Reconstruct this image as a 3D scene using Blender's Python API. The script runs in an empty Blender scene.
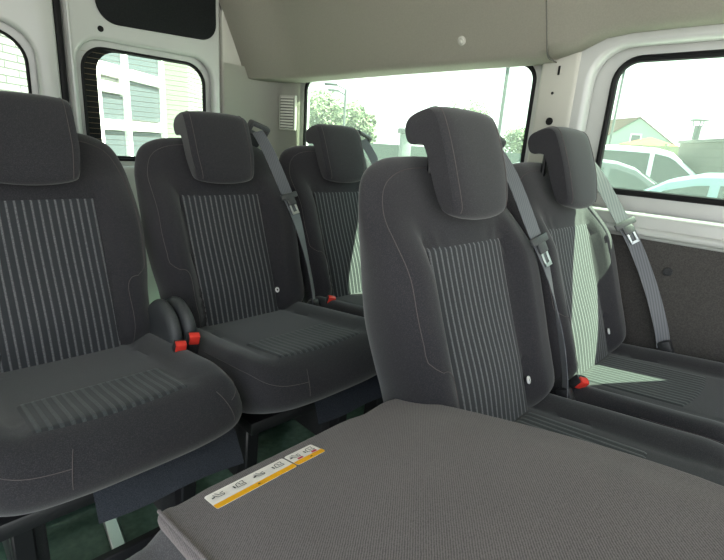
import bpy, bmesh, math, random
from mathutils import Vector, Matrix
random.seed(4)
SC = bpy.context.scene
COL = SC.collection
PI = math.pi

# ------------------------------------------------------------------ helpers
def smooth(a, b, x):
    t = max(0.0, min(1.0, (x - a) / (b - a)))
    return t * t * (3 - 2 * t)

def gauss(x, c, s):
    return math.exp(-((x - c) / s) ** 2)

def link(name, bm, mats, parent=None, shade=True, angle=40):
    me = bpy.data.meshes.new(name)
    bm.normal_update()
    bm.to_mesh(me); bm.free()
    if not isinstance(mats, (list, tuple)): mats = [mats]
    for m in mats: me.materials.append(m)
    if shade:
        me.shade_smooth()
        try: me.set_sharp_from_angle(angle=math.radians(angle))
        except Exception: pass
    o = bpy.data.objects.new(name, me)
    COL.objects.link(o)
    if parent: o.parent = parent
    return o

def link_each(name, bm, mats, parent=None, shade=True):
    """one object per loose piece"""
    seen = set(); comps = []
    for v in bm.verts:
        if v in seen: continue
        st = [v]; comp = []; seen.add(v)
        while st:
            a = st.pop(); comp.append(a)
            for e in a.link_edges:
                b = e.other_vert(a)
                if b not in seen: seen.add(b); st.append(b)
        comps.append(comp)
    out = []
    for comp in comps:
        nb = bmesh.new(); mp = {v: nb.verts.new(v.co) for v in comp}
        for f in set(f for v in comp for f in v.link_faces): nb.faces.new([mp[v] for v in f.verts])
        out.append(link(name, nb, mats, parent, shade))
    bm.free(); return out

def tag(o, label=None, cat=None, group=None, kind=None):
    if label: o['label'] = label
    if cat: o['category'] = cat
    if group: o['group'] = group
    if kind: o['kind'] = kind
    return o

def thing(name, label, cat, loc=(0, 0, 0), rz=0, group=None):
    o = bpy.data.objects.new(name, None); COL.objects.link(o)
    o.location = loc; o.rotation_euler = (0, 0, rz); o.empty_display_size = .05
    return tag(o, label, cat, group)

def kids(o): return [c for c in bpy.data.objects if c.parent == o]

def copy_tree(o, parent=None):
    c = o.copy(); COL.objects.link(c); c.parent = parent
    for ch in kids(o): copy_tree(ch, c)
    return c

def box(bm, lo, hi, bev=0.0, seg=2, M=None, mi=0):
    lo = Vector(lo); hi = Vector(hi)
    r = bmesh.ops.create_cube(bm, size=1.0)
    vs = r['verts']
    for v in vs:
        v.co = Vector([(lo[i] + hi[i]) / 2 + v.co[i] * (hi[i] - lo[i]) for i in range(3)])
    fs = set(f for v in vs for f in v.link_faces)
    if bev > 0:
        es = list(set(e for v in vs for e in v.link_edges))
        rr = bmesh.ops.bevel(bm, geom=es, offset=bev, segments=seg, profile=.5, affect='EDGES')
        fs = set(rr['faces']) | set(f for f in fs if f.is_valid)
        vs = list(set(v for f in fs for v in f.verts))
    if M is not None:
        for v in vs: v.co = M @ v.co
    for f in fs:
        if f.is_valid: f.material_index = mi
    return vs

def bar(bm, p, q, w, h, up=(0, 0, 1), bev=0.003):
    """box beam from p to q, w wide, h tall"""
    p = Vector(p); q = Vector(q); d = q - p; L = d.length; d.normalize()
    u = Vector(up); s = d.cross(u)
    if s.length < 1e-4: s = d.cross(Vector((1, 0, 0)))
    s.normalize(); u = s.cross(d).normalized()
    M = Matrix(((d.x, s.x, u.x, p.x), (d.y, s.y, u.y, p.y), (d.z, s.z, u.z, p.z), (0, 0, 0, 1)))
    box(bm, (0, -w / 2, -h / 2), (L, w / 2, h / 2), bev, 1, M)

def tube(bm, pts, r, n=8, closed=False):
    pts = [Vector(p) for p in pts]; rings = []
    N = len(pts)
    prev = None
    for i, p in enumerate(pts):
        a = pts[(i - 1) % N] if (closed or i > 0) else pts[i]
        b = pts[(i + 1) % N] if (closed or i < N - 1) else pts[i]
        t = (b - a).normalized()
        if prev is None:
            up = Vector((0, 0, 1)) if abs(t.z) < .9 else Vector((1, 0, 0))
            x = t.cross(up).normalized()
        else:
            x = (prev - t * prev.dot(t)).normalized()
        prev = x; y = t.cross(x)
        rings.append([bm.verts.new(p + (x * math.cos(2 * PI * k / n) + y * math.sin(2 * PI * k / n)) * r) for k in range(n)])
    M = N if closed else N - 1
    for i in range(M):
        a = rings[i]; b = rings[(i + 1) % N]
        for k in range(n):
            bm.faces.new((a[k], a[(k + 1) % n], b[(k + 1) % n], b[k]))
    if not closed:
        bm.faces.new(rings[0][::-1]); bm.faces.new(rings[-1])

def lathe(bm, prof, M, n=20):
    rings = []
    for r, z in prof:
        rings.append([bm.verts.new(M @ Vector((r * math.cos(2 * PI * k / n), r * math.sin(2 * PI * k / n), z))) for k in range(n)])
    for a, b in zip(rings, rings[1:]):
        for k in range(n):
            bm.faces.new((a[k], a[(k + 1) % n], b[(k + 1) % n], b[k]))
    bm.faces.new(rings[0][::-1]); bm.faces.new(rings[-1])

def axisM(loc, z):
    z = Vector(z).normalized()
    return Matrix.Translation(loc) @ z.to_track_quat('Z', 'Y').to_matrix().to_4x4()

def ribbon(bm, pts, wd, w, t):
    """flat strap through pts; wd = list of width directions"""
    pts = [Vector(p) for p in pts]; rings = []
    for i, p in enumerate(pts):
        a = pts[max(0, i - 1)]; b = pts[min(len(pts) - 1, i + 1)]
        tg = (b - a).normalized(); x = Vector(wd[i]) if isinstance(wd, list) else Vector(wd)
        x = (x - tg * x.dot(tg)).normalized(); n = tg.cross(x)
        rings.append([bm.verts.new(p + x * (sx * w / 2) + n * (sn * t / 2)) for sx, sn in ((-1, -1), (1, -1), (1, 1), (-1, 1))])
    for a, b in zip(rings, rings[1:]):
        for k in range(4):
            bm.faces.new((a[k], a[(k + 1) % 4], b[(k + 1) % 4], b[k]))
    bm.faces.new(rings[0][::-1]); bm.faces.new(rings[-1])

def crom(P, per=6, closed=True):
    """Catmull-Rom through control points"""
    out = []; n = len(P)
    rng = range(n) if closed else range(n - 1)
    for i in rng:
        if closed: p0, p1, p2, p3 = P[(i - 1) % n], P[i], P[(i + 1) % n], P[(i + 2) % n]
        else: p0, p1, p2, p3 = P[max(0, i - 1)], P[i], P[i + 1], P[min(n - 1, i + 2)]
        for k in range(per):
            t = k / per
            out.append(tuple(.5 * ((2 * b) + (-a + c) * t + (2 * a - 5 * b + 4 * c - d) * t * t + (-a + 3 * b - 3 * c + d) * t ** 3)
                             for a, b, c, d in zip(p0, p1, p2, p3)))
    if not closed: out.append(tuple(P[-1]))
    return out

def pillow(bm, outline, center, rr, front, back, mp, nr=8, ni=16):
    """closed cushion: outline (a,b) star-shaped about center; front/back(a,b)->height; mp(a,b,c)->Vector.
    returns rings of the front side"""
    N = len(outline); cx, cy = center
    fr = []
    for i in range(nr + 1):
        th = PI / 2 * i / nr
        fr.append((1 - rr * (1 - math.cos(th)), math.sin(th)))
    for i in range(1, ni):
        fr.append(((1 - rr) * (1 - i / ni), 1.0))
    rim = None; result = None
    for side, fn in ((1, front), (-1, back)):
        rings = []
        for k, (f, pr) in enumerate(fr):
            if k == 0 and rim: rings.append(rim); continue
            ring = []
            for (a, b) in outline:
                x = cx + (a - cx) * f; y = cy + (b - cy) * f
                m = (front(x, y) + back(x, y)) / 2
                ring.append(bm.verts.new(mp(x, y, m + (fn(x, y) - m) * pr)))
            rings.append(ring)
        if rim is None: rim = rings[0]
        for a, b in zip(rings, rings[1:]):
            for k in range(N):
                q = (a[k], a[(k + 1) % N], b[(k + 1) % N], b[k])
                bm.faces.new(q if side == 1 else q[::-1])
        cv = bm.verts.new(mp(cx, cy, fn(cx, cy))); L = rings[-1]
        for k in range(N):
            q = (L[k], L[(k + 1) % N], cv)
            bm.faces.new(q if side == 1 else q[::-1])
        if side == 1: result = [[v.co.copy() for v in r] for r in rings]
    bmesh.ops.recalc_face_normals(bm, faces=bm.faces[:])
    return result

def rrect(x0, y0, x1, y1, r, n=6):
    rs = r if isinstance(r, (list, tuple)) else (r,) * 4      # bl br tr tl
    out = []
    for (cx, cy, q, rad) in ((x0, y0, 2, rs[0]), (x1, y0, 3, rs[1]), (x1, y1, 0, rs[2]), (x0, y1, 1, rs[3])):
        sx = 1 if q in (0, 3) else -1; sy = 1 if q in (0, 1) else -1
        ox, oy = cx - sx * rad, cy - sy * rad
        for k in range(n + 1):
            a = PI / 2 * q + PI / 2 * k / n
            out.append((ox + rad * math.cos(a), oy + rad * math.sin(a)))
    return out

def plate(name, outer, holes, thick, bev, M, mat, parent=None, hide=None):
    """flat plate in local XY with rounded holes, thickness along Z, placed by M"""
    cu = bpy.data.curves.new(name, 'CURVE'); cu.dimensions = '2D'; cu.fill_mode = 'BOTH'
    for pts in [outer] + list(holes):
        s = cu.splines.new('POLY'); s.points.add(len(pts) - 1); s.use_cyclic_u = True
        for p, q in zip(s.points, pts): p.co = (q[0], q[1], 0, 1)
    cu.extrude = max(0, thick / 2 - bev); cu.bevel_depth = bev; cu.bevel_resolution = 3
    if bev: cu.offset = -bev
    t = bpy.data.objects.new('tmp', cu); COL.objects.link(t)
    bpy.context.view_layer.update()
    me = bpy.data.meshes.new_from_object(t.evaluated_get(bpy.context.evaluated_depsgraph_get()))
    bpy.data.objects.remove(t); bpy.data.curves.remove(cu)
    me.transform(M); me.materials.clear(); me.materials.append(mat); me.name = name
    bm = bmesh.new(); bm.from_mesh(me); bmesh.ops.remove_doubles(bm, verts=bm.verts[:], dist=1e-5)
    bmesh.ops.recalc_face_normals(bm, faces=bm.faces[:])
    bm.to_mesh(me); bm.free()
    me.shade_smooth(); me.set_sharp_from_angle(angle=math.radians(35))
    o = bpy.data.objects.new(name, me); COL.objects.link(o)
    if parent: o.parent = parent
    return o

# plane frames: wall at X=const: local (y,z)->world, rear at Y=const: local (x,z)->world
def MX(X): return Matrix(((0, 0, 1, X), (1, 0, 0, 0), (0, 1, 0, 0), (0, 0, 0, 1)))
def MY(Y): return Matrix(((1, 0, 0, 0), (0, 0, -1, Y), (0, 1, 0, 0), (0, 0, 0, 1)))

# ------------------------------------------------------------------ materials
def mat(name, col, rough=.6, metal=0, spec=.5, sheen=0, coat=0):
    m = bpy.data.materials.new(name); m.use_nodes = True
    b = m.node_tree.nodes['Principled BSDF']
    b.inputs['Base Color'].default_value = (*col, 1); b.inputs['Roughness'].default_value = rough
    b.inputs['Metallic'].default_value = metal; b.inputs['Specular IOR Level'].default_value = spec
    if sheen:
        b.inputs['Sheen Weight'].default_value = sheen; b.inputs['Sheen Roughness'].default_value = .5
    if coat: b.inputs['Coat Weight'].default_value = coat
    return m

def nd(m, t, **k):
    n = m.node_tree.nodes.new(t)
    for a, v in k.items(): setattr(n, a, v)
    return n
def ln(m, a, b): m.node_tree.links.new(a, b)
def bsdf(m): return m.node_tree.nodes['Principled BSDF']

def speckle(m, c1, c2, scale, bump=.15, bscale=None, coords='Object', dist=.002, detail=4):
    tc = nd(m, 'ShaderNodeTexCoord'); no = nd(m, 'ShaderNodeTexNoise')
    no.inputs['Scale'].default_value = scale; no.inputs['Detail'].default_value = detail
    ln(m, tc.outputs[coords], no.inputs['Vector'])
    cr = nd(m, 'ShaderNodeValToRGB'); cr.color_ramp.elements[0].position = .35; cr.color_ramp.elements[1].position = .65
    cr.color_ramp.elements[0].color = (*c1, 1); cr.color_ramp.elements[1].color = (*c2, 1)
    ln(m, no.outputs['Fac'], cr.inputs['Fac']); ln(m, cr.outputs['Color'], bsdf(m).inputs['Base Color'])
    if bump:
        n2 = nd(m, 'ShaderNodeTexNoise'); n2.inputs['Scale'].default_value = bscale or scale * 1.5
        ln(m, tc.outputs[coords], n2.inputs['Vector'])
        bp = nd(m, 'ShaderNodeBump'); bp.inputs['Strength'].default_value = bump; bp.inputs['Distance'].default_value = dist
        ln(m, n2.outputs['Fac'], bp.inputs['Height']); ln(m, bp.outputs['Normal'], bsdf(m).inputs['Normal'])
    return m

def fabric(name, c1, c2, wscale=900, sheen=.25, bump=.35, rough=.95, big=0.12, weave=0):
    """woven cloth: fine diagonal weave + fibre speckle + broad tone drift"""
    m = mat(name, c1, rough, sheen=sheen, spec=.25)
    tc = nd(m, 'ShaderNodeTexCoord')
    w1 = nd(m, 'ShaderNodeTexWave', bands_direction='DIAGONAL'); w1.inputs['Scale'].default_value = wscale / 6.28 * 1.0
    w1.inputs['Distortion'].default_value = 1.5; w1.inputs['Detail'].default_value = 1
    n1 = nd(m, 'ShaderNodeTexNoise'); n1.inputs['Scale'].default_value = 620; n1.inputs['Detail'].default_value = 3
    n2 = nd(m, 'ShaderNodeTexNoise'); n2.inputs['Scale'].default_value = 9
    for n in (w1, n1, n2): ln(m, tc.outputs['Object'], n.inputs['Vector'])
    ad = nd(m, 'ShaderNodeMath', operation='MULTIPLY_ADD'); ad.inputs[1].default_value = .45
    ad.inputs[1].default_value = .45 if weave else 0.0
    if weave:
        mpn = nd(m, 'ShaderNodeMapping'); mpn.inputs['Rotation'].default_value = (0, 0, .9); ln(m, tc.outputs['Object'], mpn.inputs['Vector']); ln(m, mpn.outputs[0], w1.inputs['Vector'])
        w1.bands_direction = 'X'; w1.inputs['Scale'].default_value = weave
    ln(m, w1.outputs['Fac'], ad.inputs[0]); ln(m, n1.outputs['Fac'], ad.inputs[2])
    cr = nd(m, 'ShaderNodeValToRGB'); cr.color_ramp.elements[0].position = .45; cr.color_ramp.elements[1].position = .95
    cr.color_ramp.elements[0].color = (*c1, 1); cr.color_ramp.elements[1].color = (*c2, 1)
    ln(m, ad.outputs[0], cr.inputs['Fac'])
    mx = nd(m, 'ShaderNodeMix', data_type='RGBA', blend_type='MULTIPLY'); mx.inputs[0].default_value = 1
    rg = nd(m, 'ShaderNodeMapRange'); rg.inputs['To Min'].default_value = 1 - big; rg.inputs['To Max'].default_value = 1 + big
    ln(m, n2.outputs['Fac'], rg.inputs['Value']); ln(m, cr.outputs['Color'], mx.inputs[6]); ln(m, rg.outputs[0], mx.inputs[7])
    ln(m, mx.outputs[2], bsdf(m).inputs['Base Color'])
    bp = nd(m, 'ShaderNodeBump'); bp.inputs['Strength'].default_value = bump; bp.inputs['Distance'].default_value = .0008
    ln(m, ad.outputs[0], bp.inputs['Height']); ln(m, bp.outputs['Normal'], bsdf(m).inputs['Normal'])
    return m

def striped(name, base, line, pitch=.0155, duty=.36):
    m = mat(name, base, .92, sheen=.2, spec=.25)
    tc = nd(m, 'ShaderNodeTexCoord'); sp = nd(m, 'ShaderNodeSeparateXYZ'); ln(m, tc.outputs['Object'], sp.inputs[0])
    mu = nd(m, 'ShaderNodeMath', operation='MULTIPLY'); mu.inputs[1].default_value = 1 / pitch; ln(m, sp.outputs['X'], mu.inputs[0])
    fr = nd(m, 'ShaderNodeMath', operation='FRACT'); ln(m, mu.outputs[0], fr.inputs[0])
    pp = nd(m, 'ShaderNodeMath', operation='PINGPONG'); pp.inputs[1].default_value = .5; ln(m, fr.outputs[0], pp.inputs[0])
    mr = nd(m, 'ShaderNodeMapRange'); mr.inputs['From Min'].default_value = .5 - duty / 2 - .05; mr.inputs['From Max'].default_value = .5 - duty / 2 + .05
    ln(m, pp.outputs[0], mr.inputs['Value'])
    no = nd(m, 'ShaderNodeTexNoise'); no.inputs['Scale'].default_value = 350; ln(m, tc.outputs['Object'], no.inputs['Vector'])
    n3 = nd(m, 'ShaderNodeMapRange'); n3.inputs['From Min'].default_value = .3; n3.inputs['From Max'].default_value = .7
    n3.inputs['To Min'].default_value = .45; n3.inputs['To Max'].default_value = 1.0; ln(m, no.outputs['Fac'], n3.inputs['Value'])
    ml = nd(m, 'ShaderNodeMath', operation='MULTIPLY'); ln(m, mr.outputs[0], ml.inputs[0]); ln(m, n3.outputs[0], ml.inputs[1])
    mx = nd(m, 'ShaderNodeMix', data_type='RGBA'); mx.inputs[6].default_value = (*base, 1); mx.inputs[7].default_value = (*line, 1)
    ln(m, ml.outputs[0], mx.inputs[0]); ln(m, mx.outputs[2], bsdf(m).inputs['Base Color'])
    bp = nd(m, 'ShaderNodeBump'); bp.inputs['Strength'].default_value = .6; bp.inputs['Distance'].default_value = .0025
    ln(m, mr.outputs[0], bp.inputs['Height']); ln(m, bp.outputs['Normal'], bsdf(m).inputs['Normal'])
    return m

F_DARK = fabric('charcoal_cloth', (.018, .0175, .021), (.060, .0545, .060), bump=.2)
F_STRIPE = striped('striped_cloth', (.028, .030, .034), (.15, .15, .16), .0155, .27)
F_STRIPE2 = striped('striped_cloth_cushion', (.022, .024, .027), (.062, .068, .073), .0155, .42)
F_BACK = fabric('grey_backing_cloth', (.100, .087, .089), (.200, .176, .178), 1500, .1, .2, weave=130)
F_EDGE = fabric('grey_pad_cloth', (.07, .067, .072), (.19, .18, .19), 900, .15, .3)
F_CARPET = speckle(mat('needle_felt', (.03, .035, .05), 1, spec=.1), (.045, .052, .068), (.105, .115, .14), 900, .4)
THREAD = mat('stitch_thread', (.08, .066, .068), .8)
PIPING = mat('dark_piping', (.012, .012, .014), .7)
P_BLACK = speckle(mat('black_plastic', (.02, .02, .022), .45), (.018, .018, .02), (.03, .03, .033), 300, .15)
P_GREY = speckle(mat('charcoal_plastic', (.05, .053, .056), .5), (.045, .048, .05), (.06, .062, .066), 400, .2)
M_BLACK = mat('black_steel', (.015, .015, .017), .4, .3)
M_STEEL = mat('bright_steel', (.55, .58, .58), .3, 1)
P_RED = mat('red_button', (.75, .045, .03), .4)
P_WHITE = mat('white_tag_plastic', (.8, .8, .8), .5)
WEB = mat('belt_webbing', (.085, .09, .1), .55, sheen=.3)
def _web():
    m = WEB; tc = nd(m, 'ShaderNodeTexCoord'); w = nd(m, 'ShaderNodeTexWave', bands_direction='X'); w.inputs['Scale'].default_value = 60
    ln(m, tc.outputs['Object'], w.inputs['Vector'])
    cr = nd(m, 'ShaderNodeValToRGB'); cr.color_ramp.elements[0].color = (.07, .075, .088, 1); cr.color_ramp.elements[1].color = (.125, .13, .145, 1)
    ln(m, w.outputs['Fac'], cr.inputs['Fac']); ln(m, cr.outputs['Color'], bsdf(m).inputs['Base Color'])
_web()
PAINT = mat('white_body_paint', (.50, .505, .49), .28, coat=.3)
TRIM = speckle(mat('beige_lining', (.47, .45, .38), .75, spec=.3), (.46, .44, .375), (.50, .48, .41), 260, .1)
TRIM2 = mat('pale_pillar_trim', (.50, .49, .44), .6)
CARD = speckle(mat('grey_door_card', (.075, .07, .068), .7, spec=.3), (.040, .037, .035), (.066, .060, .057), 350, .3)
RUBBER = mat('black_rubber', (.007, .007, .008), .55, spec=.2)
BLACKP = speckle(mat('black_panel', (.008, .009, .010), .7, spec=.15), (.007, .008, .009), (.012, .013, .014), 200, .1)
FLOORM = speckle(mat('green_floor', (.05, .11, .075), .45), (.04, .095, .062), (.07, .14, .10), 60, .1)
DARKHOLE = mat('dark_hole', (.004, .004, .004), .9)

def glass(name, tint, haze=.035):
    m = bpy.data.materials.new(name); m.use_nodes = True; nt = m.node_tree; nt.nodes.clear()
    out = nd(m, 'ShaderNodeOutputMaterial'); tr = nd(m, 'ShaderNodeBsdfTransparent'); gl = nd(m, 'ShaderNodeBsdfGlossy')
    tr.inputs['Color'].default_value = (*tint, 1); gl.inputs['Roughness'].default_value = .02
    mx = nd(m, 'ShaderNodeMixShader'); lw = nd(m, 'ShaderNodeLayerWeight'); lw.inputs['Blend'].default_value = .12
    mu = nd(m, 'ShaderNodeMath', operation='MULTIPLY'); mu.inputs[1].default_value = .5
    ln(m, lw.outputs['Fresnel'], mu.inputs[0]); ln(m, mu.outputs[0], mx.inputs[0])
    tl = nd(m, 'ShaderNodeBsdfTranslucent'); tl.inputs['Color'].default_value = (.9, 1, .95, 1)
    m2 = nd(m, 'ShaderNodeMixShader'); m2.inputs[0].default_value = haze
    ln(m, tr.outputs[0], m2.inputs[1]); ln(m, tl.outputs[0], m2.inputs[2]); ln(m, m2.outputs[0], mx.inputs[1]); ln(m, gl.outputs[0], mx.inputs[2]); ln(m, mx.outputs[0], out.inputs['Surface'])
    return m
GLASS = glass('tinted_window_glass', (.80, .95, .83))

# ------------------------------------------------------------------ the seat
A = math.radians(20)
U = Vector((0, math.sin(A), math.cos(A))); NF = Vector((0, -math.cos(A), math.sin(A)))
BASE = Vector((0, 0, .40))
def bp_(x, h, c): return BASE + Vector((x, 0, 0)) + U * h + NF * c

half = [(.0, -.012), (.09, -.010), (.175, -.002), (.212, .03), (.219, .09), (.220, .15), (.224, .21), (.227, .28), (.226, .35),
        (.224, .42), (.218, .475), (.195, .530), (.145, .558), (.075, .566), (.0, .567)]
cutp = [(.0, -.012), (.09, -.010), (.165, -.002), (.200, .03), (.208, .09), (.212, .145), (.220, .20), (.227, .28), (.226, .35),
        (.224, .42), (.218, .475), (.195, .530), (.145, .558), (.075, .566), (.0, .567)]
def back_outline(cut):
    r = cutp if cut > 0 else [(x * 1.07, h) for x, h in half]; l = [(x * .975, h) for x, h in cutp] if cut < 0 else half
    P = r + [(-x, h) for x, h in l[-2:0:-1]]
    return crom(P, 5)
def back_front(x, h):
    ax = abs(x)
    win = smooth(-.01, .06, h) * (1 - smooth(.33, .47, h))
    pw = .119 + .006 * smooth(0, .4, h)
    c = .034 * smooth(pw - .01, pw + .035, ax) * win
    c -= .006 * gauss(ax, pw + .003, .006) * smooth(0, .05, h) * (1 - smooth(.39, .42, h))
    c -= .004 * gauss(h, .400, .006) * (1 - smooth(.13, .15, ax))
    c += .010 * (1 - (ax / .14) ** 2) * gauss(h, .12, .10) if ax < .14 else 0
    c -= .016 * smooth(.40, .55, h)
    c -= .02 * (ax / .22) ** 4 * smooth(.3, .5, h)
    return c
def back_back(x, h):
    return -.135 + .040 * smooth(.25, .55, h) + .03 * (abs(x) / .22) ** 4

def patch(bm, a0, a1, b0, b1, na, nb, fn, mp, off=.0018, tuck=.004):
    g = []
    for j in range(nb + 1):
        row = []
        for i in range(na + 1):
            a = a0 + (a1 - a0) * i / na; b = b0(a) + (b1(a) - b0(a)) * j / nb
            e = min(i, na - i, j, nb - j)
            c = fn(a, b) + (off if e > 0 else off - tuck)
            row.append(bm.verts.new(mp(a, b, c)))
        g.append(row)
    for j in range(nb):
        for i in range(na):
            bm.faces.new((g[j][i], g[j][i + 1], g[j + 1][i + 1], g[j + 1][i]))

cush = [(.0, .0), (.12, .0), (.185, -.005), (.210, -.03), (.217, -.10), (.223, -.20), (.2265, -.30), (.224, -.38), (.206, -.440), (.160, -.476), (.08, -.489), (.0, -.490)]
cushr = [(.0, .0), (.12, .0), (.185, -.005), (.210, -.03), (.217, -.10), (.223, -.20), (.2265, -.32), (.226, -.41), (.210, -.462), (.13, -.484), (.0, -.490)]
def cush_outline():
    P = cushr + [(-x, y) for x, y in cush[-2:0:-1]]
    return crom(P, 6)
CY0 = .065
def cmap(x, y, c): return Vector((x, y + CY0, .414 + c - .115 * y))
def cush_top(x, y):
    ax = abs(x)
    c = .018 * smooth(.13, .185, ax) * smooth(-.45, -.33, y)
    c -= .004 * gauss(ax, .138, .006) * smooth(-.44, -.40, y)
    c += .004 * gauss(y, -.40, .06)
    c -= .045 * smooth(-.41, -.50, y)
    return c
def cush_bot(x, y): return -.125 + .05 * smooth(-.15, 0, y) + .012 * smooth(-.35, -.45, y)

HEADP = [(.060, .455), (.064, .52), (.060, .595), (.050, .622), (.03, .631), (-.008, .629), (-.022, .612), (-.022, .586), (-.010, .574),
         (.006, .571), (.018, .560), (.022, .52), (.023, .46), (.027, .434), (.040, .424), (.054, .431)]
def head_mp(c, h, x):
    s = 1 - .10 * smooth(.52, .42, h) - .04 * smooth(.60, .635, h)
    xx = x * s
    cc = c - .009 * (abs(x) / .104) ** 5
    return bp_(xx, h, cc)

def make_seat(cut, yf, yr, pwc):
    s = thing('van_seat', 'x', 'seat')
    bm = bmesh.new()
    R = pillow(bm, back_outline(cut), (0, .25), .21, back_front, back_back, bp_)
    b = link('backrest', bm, F_DARK, s)
    # stripes
    bm = bmesh.new()
    k = lambda h: .915 - .035 * (1 - smooth(0, .4, h))
    patch(bm, -.135, .135, lambda a: -.008, lambda a: .393, 40, 30, lambda a, h: back_front(a * k(h), h), lambda a, h, c: bp_(a * k(h), h, c))
    link('striped_panel', bm, F_STRIPE, b)
    # stitched seams: along the front rounding of both bolsters
    bm = bmesh.new()
    pts = [p for p in R[5] if (p.x > .05 if cut > 0 else p.x < -.05) and p.z > BASE.z + .19]
    pts.sort(key=lambda p: -p.z)
    pts = [p + NF * .0006 for p in pts]
    low = [bp_(cut * x, h, back_front(cut * x, h) + .001) for x, h in crom([(.178, .185), (.160, .180), (.150, .155), (.150, .08), (.140, .0)], 4, closed=False)]
    tube(bm, crom([tuple(p) for p in pts[::2]] + [tuple(p) for p in low], 2, closed=False), .0008, 5)
    link_each('seam', bm, THREAD, b)
    # headrest: side profile swept across the width
    bm = bmesh.new()
    out = crom(HEADP, 4)
    hw = .097
    RH = pillow(bm, out, (.036, .575), .13, lambda c, h: hw, lambda c, h: -hw, lambda c, h, x: head_mp(c, h, x), 8, 6)
    # fill: widths between rim rings are spanned by the pillow's rim, so widen rim
    hd = link('headrest', bm, F_DARK, s)
    bm = bmesh.new()
    ring = RH[5]; n_ = len(ring)
    loc = [(NF.dot(p - BASE), U.dot(p - BASE)) for p in ring]
    sel = [k for k in range(n_) if loc[k][0] > .046 or loc[k][1] > .615]
    st = next(k for k in sel if (k - 1) % n_ not in sel)
    seq = []
    k = st
    while k in sel: seq.append(k); k = (k + 1) % n_
    for sg in (1, -1):
        tube(bm, [Vector((sg * (ring[k].x + .0006), ring[k].y, ring[k].z)) + NF * .0006 + U * (.0006 if loc[k][1] > .6 else 0) for k in seq], .0008, 5)
    link_each('seam', bm, THREAD, hd)
    for sx in (-.05, .05):
        bm = bmesh.new(); tube(bm, [bp_(sx, .50, -.03), bp_(sx, .605, .010)], .006, 10)
        link('headrest_post', bm, M_BLACK, s)
    # cushion
    bm = bmesh.new()
    RC = pillow(bm, cush_outline(), (0, -.24), .15, cush_top, cush_bot, cmap)
    cu = link('seat_cushion', bm, F_DARK, s)
    bm = bmesh.new()
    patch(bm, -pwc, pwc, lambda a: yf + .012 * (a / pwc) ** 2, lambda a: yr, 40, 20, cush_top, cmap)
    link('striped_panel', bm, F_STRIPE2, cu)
    bm = bmesh.new()
    for sx in (-1, 1):
        ring = RC[4]
        pts = [p for p in ring if p.x * sx > (.088 if sx < 0 else .185) and p.y < CY0 - .22]
        pts.sort(key=lambda p: p.y * 1.0 + abs(p.x) * .6, reverse=True)
        tube(bm, [p + Vector((sx * .0004, 0, .0006)) for p in pts], .0007, 5)
        jb = min(range(len(ring)), key=lambda j: abs(RC[0][j].x - (-.09 if sx < 0 else .19)) + (9 if RC[0][j].y > CY0 - .3 else 0))
        tube(bm, [RC[k][jb] + Vector((0, -.0005, .0005)) for k in range(7, -1, -1)], .0007, 5)
    link_each('seam', bm, THREAD, cu)
    # child-seat anchor tag: small white ring on the front lower right of backrest
    bm = bmesh.new()
    x, h = .118, .085
    c0 = bp_(x, h, back_front(x, h) + .009)
    M = axisM(c0, NF + Vector((.25, 0, 0)))
    lathe(bm, [(.0075, 0), (.0085, .002), (.0075, .004), (.0045, .004), (.004, .0025)], M, 18)
    if cut > 0: bm.free()
    else:
        at = link('anchor_tag', bm, P_WHITE, s); tag(at, 'small round white anchor tag')
        bm = bmesh.new(); lathe(bm, [(.003, 0), (.003, .0032)], M, 12)
        link('tag_centre', bm, P_BLACK, at)
    # underframe
    bm = bmesh.new()
    box(bm, (-.19, -.34, .285), (.19, .03, .318), .006)
    link('seat_pan', bm, M_BLACK, s)
    for sx in (-.15, .15):
        for (y0, y1) in ((-.26, -.24), (.0, .04)):
            bm = bmesh.new()
            bar(bm, (sx, y0, .30), (sx, y1, .020), .035, .055, (0, 1, 0), .004)
            box(bm, (sx - .03, y1 - .045, .0195), (sx + .03, y1 + .045, .032), .003)
            link('leg', bm, M_BLACK, s)
    bm = bmesh.new()
    bar(bm, (-.15, -.235, .05), (.15, -.235, .05), .02, .03)
    bar(bm, (-.15, .03, .06), (.15, .03, .06), .02, .03)
    link_each('cross_bar', bm, M_BLACK, s)
    return s

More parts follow.
